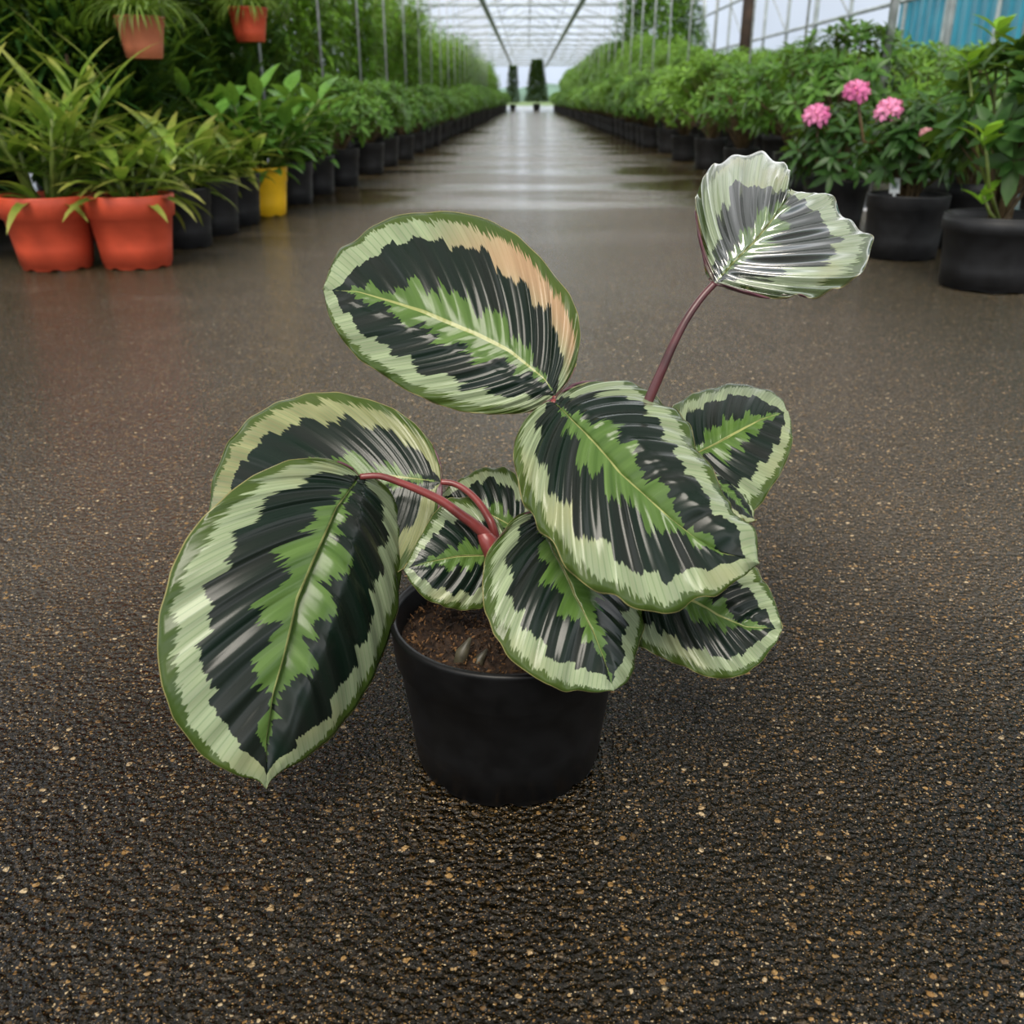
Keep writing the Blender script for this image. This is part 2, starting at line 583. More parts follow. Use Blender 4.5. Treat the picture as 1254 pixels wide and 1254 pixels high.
for k in range(21):                               # one roof truss after another
    y = -4.5 + k * 4.5
    b = MB()
    b.tube([(-4.2, y, PIPE_Z), (4.0, y, PIPE_Z)], 0.045, 8)
    b.tube([(-4.2, y, PIPE_Z), (0.1, y, 4.3), (4.0, y, PIPE_Z)], 0.022, 8)
    for x0, x1 in ((-0.9, -1.25), (-0.9, 0.1), (1.1, 0.1), (1.1, 1.5)):
        z0 = PIPE_Z
        z1 = 4.3 - abs(x1 - 0.1) * (4.3 - PIPE_Z) / 4.1
        b.tube([(x0, y, z0), (x1, y, z1)], 0.012, 6)
    structure(b.build('roof_truss', M['grey_paint']))
for x, r in ((-1.25, 0.085), (1.5, 0.085), (0.1, 0.03)):
    b = MB()
    z = PIPE_Z - 0.09 if abs(x) > 1 else 4.27
    b.tube([(x, -4.5, z), (x, 85.5, z)], r, 8)
    structure(b.build('roof_purlin', M['grey_paint']))
b = MB()                                          # side wall framing on the right
for z in (1.44, 2.2):
    b.tube([(4.0, -4, z), (4.0, 85, z)], 0.022, 6)
structure(b.build('side_rail', M['grey_paint']))
for k in range(28):
    y = 5.4 + k * 1.56
    b = MB()
    b.tube([(4.0, y, 0), (4.0, y, PIPE_Z)], 0.026 if k % 3 else 0.035, 8)
    structure(b.build('side_post', M['grey_paint']))
for k in range(14):                               # bracing arcs of the side wall
    y = 7.0 + k * 3.12
    b = MB()
    b.tube([(4.0, y, 1.44), (4.0, y + .8, 1.85), (4.0, y + 1.56, 2.2)], 0.012, 6)
    structure(b.build('side_brace', M['grey_paint']))

# blue sheet-metal shed beyond the side wall: ribbed wall, shallow curved roof
b = MB()
n = 316
ys = np.linspace(7.0, 25.8, n)
prof = [0.05 if (i // 2) % 4 == 0 else 0.0 for i in range(n)]
vsl = []
for i, y in enumerate(ys):
    top = 2.72 + 0.3 * math.sin(math.pi * (25.8 - y) / 37.6)
    vsl += [(9.0 - prof[i], y, 0), (9.0 - prof[i], y, top), (9.3, y, top)]
b.add(vsl, [q for i in range(n - 1) for q in ((3 * i, 3 * i + 1, 3 * i + 4, 3 * i + 3), (3 * i + 1, 3 * i + 2, 3 * i + 5, 3 * i + 4))])
w = structure(b.build('wall_right', M['sheet'], smooth=False))
for k in range(7):
    b = MB()
    y = 10.2 + k * 2.5
    b.box((8.9, y, 1.32), (0.06, 0.07, 2.64))
    structure(b.build('wall_right_post', M['grey_paint'], w, smooth=False))
b = MB()
b.tube([(8.93, y, 2.72 + 0.3 * math.sin(math.pi * (25.8 - y) / 37.6)) for y in np.linspace(7, 25.8, 20)], 0.05, 6)
structure(b.build('trim_1', M['grey_paint']))
b = MB()                                          # woods on the horizon
r2 = random.Random(3)
xs = np.linspace(-150, 150, 121)
vsl = []
for x in xs:
    h = 3.0 + 1.6 * r2.random() + 1.2 * math.sin(x * 0.11)
    vsl += [(x, 300, -1), (x, 303, h), (x, 312, h * 0.8), (x, 325, -1)]
b.add(vsl, [(4 * i + j, 4 * i + 4 + j, 4 * i + 5 + j, 4 * i + 1 + j) for i in range(120) for j in range(3)])
structure(b.build('hills', M['far_trees']))


# ------------------------------------------------------------------ the potted calathea in the foreground
LEAVES = {
 'a': dict(O=[-0.1159, 0.6128, 0.2348], U=[-0.2216, -0.6318, -0.7428], N=[0.5823, -0.6967, 0.4189], L=0.2167, arch=0.0173, cup=0.14, W=0.0758, fA=0, fB=-0.45, sg=-1,
  mid=[(29,-12.6),(67,-19.4),(97.6,-23.4),(132.1,-20.7),(159.1,-19.2),(187,-13.1)],
  A=[(-2.7,-10.8),(-3.9,-23.5),(-0.9,-33.9),(8.5,-52.4),(27.6,-71.8),(43.4,-82.6),(63,-92.6),(81.8,-99),(103.6,-101.6),(129.7,-99.4),(150.3,-93.9),(172,-83.9),(188.3,-70.8),(204.8,-48.3),(209.1,-37.9),(213,-20.6),(212.4,-7.8)],
  B=[(-4.8,11.5),(-4.5,31.7),(5.7,47.5),(27.4,57.4),(53.1,63.3),(79.1,66.6),(114.1,64.1),(149.8,52.6),(172.1,41.2),(193.3,21),(203.6,7.4),(211.8,0.3)]),
 'b': dict(O=[-0.0626, 0.6492, 0.2163], U=[-0.9705, 0.0582, -0.2339], N=[-0.1798, -0.8208, 0.5422], L=0.187, arch=0.0131, cup=0.12, W=0.0654, fA=0, fB=0, sg=1,
  mid=[(36.4,-10),(71.2,-14.1),(117.3,-13),(153.5,-8)],
  A=[(4.5,6.9),(4.4,18.8),(11.9,36.1),(24.8,52.3),(35.2,59.7),(52.9,66.5),(78.1,68.4),(105.8,62.4),(133.7,50.1),(159.2,32.8),(177.6,14.4)],
  B=[(-0.8,-6.2),(-1.1,-13.3),(2.9,-30.8),(13.9,-49.3),(28.8,-64.3),(50.3,-77.5),(72.2,-87.2),(98.5,-91.9),(123.2,-90.7),(148,-81.7),(167.6,-68.2),(177.7,-46.1),(184.6,-30.7),(188.1,-14.1)]),
 'c': dict(O=[0.0219, 0.6667, 0.2782], U=[-0.8759, 0.3805, 0.2968], N=[-0.1611, -0.8104, 0.5633], L=0.2075, arch=0.0125, cup=0.12, W=0.0726, fA=0, fB=0, sg=1,
  mid=[(12.2,-7.2),(44.7,-14.4),(70.1,-14.8),(94.1,-13.8),(120.6,-13.3),(147.2,-11.1),(178,-8.4)],
  A=[(2,5.2),(4.3,8.5),(7.4,16.9),(18.4,25.3),(36.8,35.3),(56.4,42.2),(79,45.5),(103.1,45.7),(121.5,42.8),(147.5,39.8),(167.8,31.7),(185.2,21.7),(201.1,8.3)],
  B=[(-1,-3.3),(-2.5,-6.2),(-4.1,-16.2),(-1.9,-31.4),(4.3,-49.3),(13.7,-63.8),(27,-76.1),(43.3,-84.4),(61.3,-93.6),(88.8,-104.2),(111.9,-107.7),(139.7,-103.7),(174,-90.5),(190.8,-77.7),(199,-65.2),(205.1,-49.6),(216.3,-38.9),(214.2,-26.8),(213,-15.8),(209,-7.1)]),
 'd': dict(O=[0.02, 0.6409, 0.2817], U=[0.7082, -0.5829, -0.3983], N=[-0.0231, -0.583, 0.8121], L=0.1827, arch=0.0183, cup=0.14, W=0.0639, fA=-0.45, fB=0, sg=1,
  mid=[(25,-7.3),(53.7,-13.8),(82.2,-20.9),(105,-22.3),(126.3,-22.8),(145.6,-21),(162.6,-15.8)],
  A=[(-4,11.8),(-2.9,20),(-4.3,34.8),(-6.6,54.1),(-0.3,70.5),(14,77.6),(35.6,77.4),(57.3,70),(75.7,60.1),(90.2,50.1),(99.5,36.7),(110.4,36.8),(121.6,27.3),(130.6,25),(140.8,21.8),(148,13),(155.8,15.8),(165.5,14.3),(174.4,7.9)],
  B=[(-4.9,-3.6),(-4.7,-14.1),(-3.8,-27.3),(2.1,-41.3),(13.9,-54.2),(28,-64.3),(43.8,-74.3),(57.9,-77.7),(67,-83.5),(84.1,-85),(96.8,-88.8),(110.5,-89.7),(123.2,-87.4),(134.1,-83.5),(143.5,-82),(153.1,-74.2),(162.4,-68.7),(167.9,-59.1),(169.9,-49.9),(178.4,-40.6),(179.2,-29.7),(181.6,-13.4),(181,-5.4)]),
 'e': dict(O=[0.0071, 0.6066, 0.2114], U=[0.386, -0.6559, -0.6487], N=[0.3105, -0.5698, 0.7609], L=0.1362, arch=0.0136, cup=0.12, W=0.0477, fA=0, fB=-0.45, sg=-1,
  mid=[(36.1,-5.2),(54,-5),(70.4,-5.6),(93.7,-3.3),(115.6,-1.4)],
  A=[(1.7,-4.3),(-0.8,-12.6),(3.3,-21.8),(12.3,-33.5),(19.5,-45),(27.9,-52.8),(44.1,-61),(62.3,-65.8),(77.5,-66.3),(91.4,-63.1),(104.3,-56.8),(118.9,-45.3),(127.2,-33.1),(128.5,-25.9),(134.9,-11.9)],
  B=[(-1.1,6),(3.7,17.5),(18.8,37.5),(40.2,55.3),(64.4,62.8),(85.4,62.4),(97.9,53.3),(114.1,34.8),(125.9,23.9),(133.6,14)]),
 'f': dict(O=[0.1126, 0.6574, 0.2291], U=[0.8553, 0.4636, 0.2312], N=[0.1122, -0.6014, 0.791], L=0.1094, arch=0.0066, cup=0.1, W=0.0383, fA=-0.3, fB=0, sg=1,
  mid=[(18.4,-0.8),(34.1,-1.4),(57.6,-0.4),(80.7,1.2)],
  A=[(3.8,19.6),(18.1,37.2),(38.7,52.8),(50.7,53.8),(68.9,54.7),(86.2,52),(99.8,46.9),(112.3,35.8),(115.7,23.1),(114.9,13.6),(112.7,7.9)],
  B=[(-5.5,-14.2),(-6,-31.9),(2.1,-53.3),(17.7,-62.8),(30.6,-59.5),(42.5,-56),(51.3,-50.6),(62.9,-46),(75.2,-38.7),(88.2,-29.3),(100.5,-15.7)]),
 'g': dict(O=[0.0792, 0.6101, 0.1475], U=[0.9109, -0.4093, -0.0525], N=[-0.2234, -0.5961, 0.7712], L=0.1093, arch=0.0087, cup=0.12, W=0.0383, fA=0, fB=0, sg=1,
  mid=[(25.2,3),(49.7,-0.1),(66.8,-5.6),(86,-7.8)],
  A=[(2.2,7.1),(10.7,18.3),(24.6,34.3),(43.2,44.2),(63.7,46.5),(82,40.1),(86.9,32.4),(96.9,22.5),(104.5,10.4)],
  B=[(-2.9,-7.1),(-1.9,-19.8),(6,-32.2),(18.5,-41.1),(37.5,-44.4),(55.4,-47.1),(69.1,-48.7),(79.7,-46),(86.6,-44.6),(95.6,-37.2),(103.1,-24.1),(108.6,-9.5)]),
 'h': dict(O=[0.1362, 0.6913, 0.3553], U=[0.5936, 0.5957, 0.5411], N=[-0.0176, -0.6626, 0.7488], L=0.1094, arch=0.0055, cup=0.0, W=0.0383, fA=-0.3, fB=0, sg=1,
  mid=[(21.7,-2),(44.6,-5),(66.4,-5.2),(83.1,-4.1),(100.6,-2.2)],
  A=[(0.6,3.5),(5.4,11.1),(20,21.6),(36.7,34.9),(56.4,50.7),(70.3,59),(87.1,64.5),(107.1,68.8),(124.8,69),(138.7,64.7),(143.3,53.3),(153.9,45.1),(152.5,34.3),(150,25.9),(142.1,17.9),(127,10.2),(114.8,3.7)],
  B=[(1.1,-4.4),(1.7,-13.6),(7.4,-22.8),(6.4,-31.6),(10.4,-41.7),(17.3,-51.4),(22,-53.8),(25.1,-61.6),(32.2,-68.1),(42.8,-73.1),(45.4,-76.9),(58.4,-82.1),(73.4,-81.4),(87.2,-77.8),(100.3,-73.8),(99.6,-67.8),(106.2,-59.3),(111.1,-50.6),(110.8,-45.6),(117.9,-33.9),(125.7,-23.6),(122.1,-18.7),(115.4,-11.8),(118,-6.2),(112.3,-3.1)]),
 'i': dict(O=[-0.0124, 0.6274, 0.165], U=[-0.9259, -0.3736, 0.056], N=[0.3231, -0.7065, 0.6296], L=0.0796, arch=0.0064, cup=0.1, W=0.0278, fA=-0.15, fB=0, sg=1,
  mid=[(18.4,-2.2),(40.7,-3.6),(62,-2.3)],
  A=[(-0.5,4.9),(5.8,19.5),(16,32),(26.3,35.6),(39,35.3),(54,31.1),(67.9,22.7),(75.5,12.9)],
  B=[(-3.2,-7.6),(-3.6,-17.4),(0.2,-27.6),(7,-36.7),(19.7,-50),(35.9,-51.2),(51.8,-38.2),(68,-17.7)]),
 'j': dict(O=[0.0036, 0.6705, 0.1631], U=[-0.9212, 0.2027, 0.3323], N=[0.0974, -0.7065, 0.7009], L=0.0775, arch=0.0062, cup=0.1, W=0.0271, fA=0, fB=0, sg=1,
  mid=[(20.1,-0.1),(41.6,-1),(62.4,-0.7)],
  A=[(2.8,6.8),(13.9,14.2),(29.8,17.7),(47.8,16.4),(64.4,10.5)],
  B=[(-1.5,-8.5),(3.2,-21.6),(14.7,-35.7),(31.9,-44.4),(40.5,-46.2),(56.4,-37.7),(68.4,-20.9),(74.1,-9.8)]),
 'k': dict(O=[0.1375, 0.6448, 0.2244], U=[0.6279, -0.5763, -0.523], N=[0.2837, -0.4563, 0.8434], L=0.046, arch=0.0028, cup=0.1, W=0.0161, fA=-0.45, fB=0, sg=1,
  mid=[(16.1,-2.5),(31.2,-2.2)],
  A=[(-0.1,11.5),(8.2,15.8),(19.5,14.3),(33.2,8.6),(42,2.5)],
  B=[(3.2,-7.7),(12,-14.1),(25.5,-16.9),(38.2,-13.7),(44.6,-7.2)]),
}


POT_X, POT_Y = -0.0125, 0.613
plant = empty('potted_calathea', (POT_X, POT_Y, 0))
tag(plant, 'calathea with broad dark and silver-green leaves in a small black pot on the aisle', 'plant')
OFF = Vector((POT_X, POT_Y, 0))


def resample(pl, ts_):
    pl = np.array(pl, float)
    d = np.r_[0, np.cumsum(np.linalg.norm(np.diff(pl, axis=0), axis=1))]
    d /= d[-1]
    # smooth (Catmull-Rom like) by dense linear + box filter
    q = np.linspace(0, 1, 401)
    xy = np.stack([np.interp(q, d, pl[:, k]) for k in (0, 1)], 1)
    ker = np.ones(9) / 9
    pad = np.vstack([2 * xy[:1] - xy[1:5][::-1], xy, 2 * xy[-1:] - xy[-5:-1][::-1]])
    sm = np.stack([np.convolve(pad[:, k], ker, 'valid') for k in (0, 1)], 1)
    sm[0], sm[-1] = xy[0], xy[-1]
    return np.stack([np.interp(ts_, q, sm[:, k]) for k in (0, 1)], 1)


def calathea_leaf(d, mats, corr=0.0016, ridges=8.0, seed=0, wave=0.0012, label=None):
    rs = np.random.RandomState(seed)
    O, U, N = (np.array(d[k], float) for k in 'OUN')
    V = np.cross(N, U)
    L, arch, cup, W = d['L'], d['arch'], d['cup'], d['W']
    NV, NT_ = 170, 30
    w01 = np.linspace(0, 1, NV)
    s = w01 ** 2.6
    mid = resample([(0, 0)] + [(x / 1000, y / 1000) for x, y in d['mid']] + [(L, 0)], s)
    tan = np.gradient(mid, axis=0)
    tan[0] = tan[2]
    tan[1] = tan[2]
    tan /= np.linalg.norm(tan, axis=1)[:, None] + 1e-9
    t = np.linspace(0, 1, NT_)
    sides, zones = {}, []
    ph = rs.rand(4) * 6.28
    for name in 'AB':
        E = resample([(0, 0)] + [(x / 1000, y / 1000) for x, y in d[name]] + [(L, 0)], w01)
        ln = np.linalg.norm(E - mid, axis=1)
        ctrl = (mid + E) / 2 - tan * ln[:, None] * 0.17
        tt = t[None, :, None]
        P = (1 - tt) ** 2 * mid[:, None] + 2 * tt * (1 - tt) * ctrl[:, None] + tt ** 2 * E[:, None]
        u, v = P[..., 0], P[..., 1]
        f = d['f' + name]
        h = 4 * arch * (u / L) * (1 - u / L) - cup * v * v / W + f * (np.sqrt(v * v + 9e-6) - 0.003)
        pp = w01[:, None]
        q = (pp * ridges + 0.3 * (name == 'B')) % 1.0
        # rounded quilted bands between sharp lateral grooves
        band = np.abs(np.sin(np.pi * q)) ** 0.6
        env = (np.sin(np.pi * np.clip(t, 0, 1)) ** 0.6)[None, :] * np.minimum(1, ln / 0.03)[:, None]
        h = h + corr * band * env
        h = h + corr * 0.5 * np.sin(pp * ridges * 4 * np.pi + ph[0]) * env
        wv = wave * np.clip(pp / 0.3, 0, 1) ** 2
        h = h + wv * np.sin(pp * 31 + ph[1] + 2 * (name == 'B')) * (t[None, :] ** 4) + wv * 0.7 * np.sin(pp * 67 + ph[2]) * (t[None, :] ** 6)
        # midrib sits in a shallow channel
        h = h - 0.0011 * np.exp(-(np.abs(v) / 0.0028) ** 2)
        # how far across (midrib 0, margin 1) and how far along each point lies
        flat = P.reshape(-1, 2)
        def near(poly):
            out = np.empty(len(flat))
            for k in range(0, len(flat), 1000):
                out[k:k + 1000] = np.sqrt(((flat[k:k + 1000, None] - poly[None]) ** 2).sum(-1)).min(1)
            return out
        dense = np.linspace(0, 1, 500)
        dm = near(resample([(0, 0)] + [(x / 1000, y / 1000) for x, y in d['mid']] + [(L, 0)], dense))
        de = near(resample([(0, 0)] + [(x / 1000, y / 1000) for x, y in d[name]] + [(L, 0)], dense))
        zone = np.stack([dm / (dm + de + 1e-7), np.clip(flat[:, 0] / L, 0, 1)], 1)
        zone[np.arange(len(flat)) % NT_ == NT_ - 1, 0] = 1.0
        zones.append(zone)
        sides[name] = (O + U * u[..., None] + V * v[..., None] + N * h[..., None]) - np.array(OFF)
    b = MB()
    for name in 'AB':
        P = sides[name]
        sg = 1 if name == 'A' else -1
        uv = [(float(w01[i]), 0.5 + 0.5 * sg * float(t[j])) for i in range(NV) for j in range(NT_)]
        vp = d['sg'] * sg > 0        # this side lies towards +V
        fs = []
        for i in range(NV - 1):
            for j in range(NT_ - 1):
                a, c_ = i * NT_ + j, (i + 1) * NT_ + j
                fs.append((a, c_, c_ + 1, a + 1) if vp else (a, a + 1, c_ + 1, c_))
        b.add(P.reshape(-1, 3), fs, 0, uv)
    o = b.build('leaf', mats, plant)
    zl = o.data.uv_layers.new(name='Zone')
    idx = np.empty(len(o.data.loops), dtype=np.int32)
    o.data.loops.foreach_get('vertex_index', idx)
    zl.data.foreach_set('uv', np.vstack(zones)[idx].astype(np.float32).ravel())
    md = o.modifiers.new('weld', 'WELD')
    md.merge_threshold = 0.00003
    so_ = o.modifiers.new('solid', 'SOLIDIFY')
    so_.thickness = 0.0007
    so_.offset = -1
    so_.material_offset = 1
    so_.use_rim = True
    so_.material_offset_rim = 0
    if label:
        o['label'] = label
    return o


LM = [M['leaf'], M['under']]
spec = {
    'a': dict(corr=0.0020, ridges=7, label='broad drooping leaf hanging in front at the left'),
    'b': dict(corr=0.0008, ridges=7, mats=[M['leaf_olive'], M['under']], label='flat leaf behind the big drooping one'),
    'c': dict(corr=0.0020, ridges=8, mats=[M['leaf_blush'], M['under']], label='upper leaf with peach-tinted band'),
    'd': dict(corr=0.0026, ridges=8, wave=0.0034, label='wide leaf with crinkled edge in the centre'),
    'e': dict(corr=0.0020, ridges=7, label='leaf hanging over the pot rim'),
    'f': dict(corr=0.0012, ridges=8),
    'g': dict(corr=0.0024, ridges=8, wave=0.0016),
    'h': dict(corr=0.0042, ridges=7, wave=0.0026, mats=[M['leaf_silver'], M['under']], label='upright curled silvery leaf on the tall stalk'),
    'i': dict(corr=0.0010, ridges=7), 'j': dict(corr=0.0008, ridges=7), 'k': dict(corr=0.0006, ridges=5),
}
for i, (k, sp) in enumerate(spec.items()):
    sp = dict(sp)
    calathea_leaf(LEAVES[k], sp.pop('mats', LM), seed=i, **sp)


def petiole(pts, r0, r1, m, label=None):
    pts = [Vector(p) - OFF for p in pts]
    fine = []
    P = [pts[0]] + pts + [pts[-1]]
    for i in range(1, len(P) - 2):
        for k in range(6):
            u = k / 6
            fine.append(0.5 * ((2 * P[i]) + (-P[i - 1] + P[i + 1]) * u + (2 * P[i - 1] - 5 * P[i] + 4 * P[i + 1] - P[i + 2]) * u * u
                               + (-P[i - 1] + 3 * P[i] - 3 * P[i + 1] + P[i + 2]) * u ** 3))
    fine.append(pts[-1])
    n_ = len(fine)
    b = MB()
    b.tube(fine, [r0 + (r1 - r0) * (i / (n_ - 1)) ** 1.5 for i in range(n_)], 12)
    o = b.build('petiole', m, plant)
    if label:
        o['label'] = label


petiole([(-.1159, .6128, .2343), (-.1024, .6149, .2341), (-.0884, .616, .2288), (-.0744, .6185, .2216), (-.0603, .6205, .2132),
         (-.0459, .6211, .2015), (-.0343, .6222, .1913), (-.0254, .6226, .1793), (-.0160, .622, .150), (-.0125, .618, .106)], .0022, .0058, M['petiole'])
petiole([(-.0626, .6494, .2160), (-.0535, .6488, .2151), (-.0443, .647, .2107), (-.0351, .6437, .2029), (-.0277, .6394, .1928),
         (-.0228, .6346, .1817), (-.018, .632, .150), (-.012, .63, .106)], .0022, .0042, M['petiole'])
petiole([(.1362, .6913, .3550), (.1264, .6866, .345), (.1159, .6803, .3309), (.1068, .6748, .3136), (.1003, .6712, .2982),
         (.0939, .6694, .2821), (.075, .663, .235), (.045, .645, .170), (.012, .622, .106)], .0026, .0048, M['petiole_dark'], 'maroon stalk')
petiole([(.0219, .6667, .2778), (.022, .664, .262), (.018, .655, .22), (.008, .64, .16), (.0, .63, .106)], .0022, .0045, M['petiole'])
petiole([(.020, .6409, .2813), (.021, .646, .272), (.020, .645, .22), (.010, .632, .16), (.004, .618, .106)], .0022, .0045, M['petiole'])
petiole([(.0071, .6066, .2110), (.006, .613, .205), (.003, .616, .16), (-.004, .612, .106)], .002, .004, M['petiole'])
petiole([(.1126, .6574, .2288), (.095, .657, .222), (.06, .645, .18), (.015, .61, .106)], .002, .004, M['petiole_dark'])
petiole([(.0792, .6101, .1471), (.065, .612, .155), (.04, .612, .148), (.016, .604, .106)], .002, .004, M['petiole_dark'])
petiole([(-.0124, .6274, .1646), (-.006, .628, .155), (-.002, .624, .13), (.0, .62, .106)], .002, .0035, M['petiole_dark'])
petiole([(.0036, .6705, .1627), (.004, .66, .155), (.002, .645, .13), (.0, .638, .106)], .002, .0035, M['petiole_dark'])
petiole([(.1375, .6448, .2240), (.12, .645, .21), (.08, .635, .17), (.02, .6, .106)], .0015, .0035, M['petiole_dark'])
# sheath where the red stalks meet
b = MB()
pts = [Vector(p) - OFF for p in [(-.033, .6225, .190), (-.027, .6215, .181), (-.021, .6205, .168), (-.017, .620, .14), (-.014, .618, .108)]]
b.tube(pts, [.0030, .0068, .0082, .0078, .0070], 14)
b.build('leaf_sheath', M['petiole'], plant)
# short sheath scales at soil level
for (x, y, r, h) in ((-.046, .570, .0062, .026), (-.034, .568, .0050, .018)):
    b = MB()
    b.tube([Vector((x, y, .100)) - OFF, Vector((x + .002, y + .003, .100 + h * .6)) - OFF, Vector((x + .008, y + .006, .100 + h)) - OFF], [r, r * .8, r * .15], 12)
    o = b.build('basal_scale', simple('mottled_sheath_%d' % int(r * 1000), (0.040, 0.036, 0.022), 0.5, vary=0.7, scale=70), plant)


def pot_mesh(rt, rb, h, seg=48, lip=0.006, band=0.22, feet=True):
    """Nursery pot: notched foot, tapering wall with a step below the rim, rolled lip, inner wall and floor."""
    zb = h * (1 - band)
    rz = lambda z: rb + (rt - rb) * z / h
    th = rt * (0.075 if rt > 0.125 else 0.045)
    prof = [(rb * 0.86, 0.006), (rb * 0.96, 0.0), (rb, 0.003), (rz(h * .06) - th * .2, h * 0.06), (rz(h * .065) + th * .15, h * 0.065), (rz(h * .3), h * 0.3), (rz(zb), zb - 0.002), (rz(zb) + th * 0.8, zb + 0.002),
            (rz(h * .93) + th * 0.6, h - lip * 1.5), (rt + lip * 0.45, h - lip * 1.2), (rt + lip * 0.6, h - lip * 0.5), (rt + lip * 0.3, h), (rt - th * 0.6, h),
            (rt - th, h - lip), (rz(zb) - th, zb), (rz(h * .2) - th, h * 0.2), (0.001, h * 0.2)]
    b = MB()

    def notch(j, k):
        if feet and j <= 2 and (k % (seg // 8)) in (0, 1):
            return h * 0.028
        return 0
    b.lathe(prof, seg, notch=notch)
    return b


pot_mesh(.086, .0705, .127, seg=96, lip=.0035, band=.27).build('pot', M['black_pot'], plant)
b = MB()
rs = np.random.RandomState(5)
nr, na = 14, 48
vsl, fsl = [(0, 0, .108)], []
for i in range(1, nr + 1):
    for k in range(na):
        an = 2 * math.pi * k / na
        r = .0815 * i / nr
        z = .107 + .006 * (1 - i / nr) + (rs.rand() - .5) * .006 * (i < nr)
        vsl.append((r * math.cos(an), r * math.sin(an), z))
for k in range(na):
    fsl.append((0, 1 + k, 1 + (k + 1) % na))
for i in range(nr - 1):
    for k in range(na):
        k2 = (k + 1) % na
        fsl.append((1 + i * na + k, 1 + (i + 1) * na + k, 1 + (i + 1) * na + k2, 1 + i * na + k2))
b.add(vsl, fsl, 0)
for i in range(1500):                              # bark crumbs lying in the mix
    r, an = .078 * math.sqrt(rs.rand()), rs.rand() * 6.283
    p = Vector((r * math.cos(an), r * math.sin(an), .110 + .004 * (1 - r / .08) + rs.rand() * .002))
    q = Vector(rs.randn(3)).normalized() * (0.0008 + 0.0026 * rs.rand() ** 2)
    w_ = q.orthogonal().normalized() * (0.0005 + 0.0008 * rs.rand())
    n_ = q.normalized().cross(w_)
    n_ = n_.normalized() * w_.length * 0.6
    b.add([p - q, p + w_, p + q, p - w_, p + n_, p - n_], [(0, 1, 4), (1, 2, 4), (2, 3, 4), (3, 0, 4), (1, 0, 5), (2, 1, 5), (3, 2, 5), (0, 3, 5)], 1 if rs.rand() < .6 else 0)
b.build('soil', [M['soil'], M['bark']], plant, smooth=False)


# ------------------------------------------------------------------ nursery stock: builders
def soil_disc(rt, h):
    b = MB()
    r = rt * 0.95
    b.lathe([(0.001, h * 0.90), (r * .5, h * 0.895), (r, h * 0.88), (r * 0.9, h * 0.80)], 20)
    return b


def put_pot(root, rt, rb, h, m, seg=32, lip=None, band=0.22):
    pot_mesh(rt, rb, h, seg=seg, lip=lip or rt * 0.05, band=band).build('pot', m, root)
    soil_disc(rt, h).build('soil', M['dark_soil'], root)


def rdir(rg):
    while True:
        v = Vector((rg.uniform(-1, 1), rg.uniform(-1, 1), rg.uniform(-1, 1)))
        if 0.05 < v.length < 1:
            return v.normalized()


def crown(seed, cz, rx, rz_, nwh, nl, L, W, stems_from, inner=0.55, spread=1.0, droop=0.5, up=0.55, shape=1.0):
    """Whorls of leaves at twig ends filling an ellipsoid; returns (foliage MB, stems MB)."""
    rg = random.Random(seed)
    fo, st = MB(), MB()
    for i in range(nwh):
        d = rdir(rg)
        if d.z < -0.75:
            d.z = -d.z
        rr = inner + (1 - inner) * rg.random() ** 0.5
        p = Vector((d.x * rx * rr, d.y * rx * rr, cz + d.z * rz_ * rr))
        if shape != 1.0 and d.z > 0:
            k = 1 - (1 - shape) * d.z
            p.x *= k
            p.y *= k
        ax = (d * 0.8 + Vector((0, 0, up))).normalized()
        ref = ax.orthogonal().normalized()
        b2 = ax.cross(ref)
        a0 = rg.random() * 6.28
        k_ = nl + rg.choice((-1, 0, 1))
        for j in range(k_):
            an = a0 + j * 2.4
            out = ref * math.cos(an) + b2 * math.sin(an)
            lay = j / k_
            dd = ax * (0.25 + 0.9 * lay) + out * spread
            s_ = rg.uniform(0.75, 1.15) * (1 - 0.35 * lay)
            fo.leaf(p - ax * (0.025 * (1 - lay)), dd, ax, L * s_, W * s_, droop * rg.uniform(.5, 1.4), 0.2, 3)
        if i % 3 == 0:
            b0 = Vector((rg.uniform(-.02, .02), rg.uniform(-.02, .02), stems_from))
            mid_ = Vector((p.x * .35, p.y * .35, stems_from + (p.z - stems_from) * .55))
            st.tube([b0, mid_, p], [.006, .004, .002], 5, cap=False)
    for i in range(3):
        a = i * 2.1
        st.tube([(.02 * math.cos(a), .02 * math.sin(a), stems_from - .02), (.03 * math.cos(a), .03 * math.sin(a), cz)], [.010, .006], 6)
    return fo, st


def make_shrub(name, seed, pot, cz, rx, rz_, nwh, fm, nl=8, L=.085, W=.030, pot_mat='black_plain', **kw):
    root = empty(name)
    put_pot(root, *pot, M[pot_mat])
    fo, st = crown(seed, cz, rx, rz_, nwh, nl, L, W, pot[2] * .86, **kw)
    st.build('stems', M['stem'], root)
    fo.build('foliage', M[fm], root)
    return root


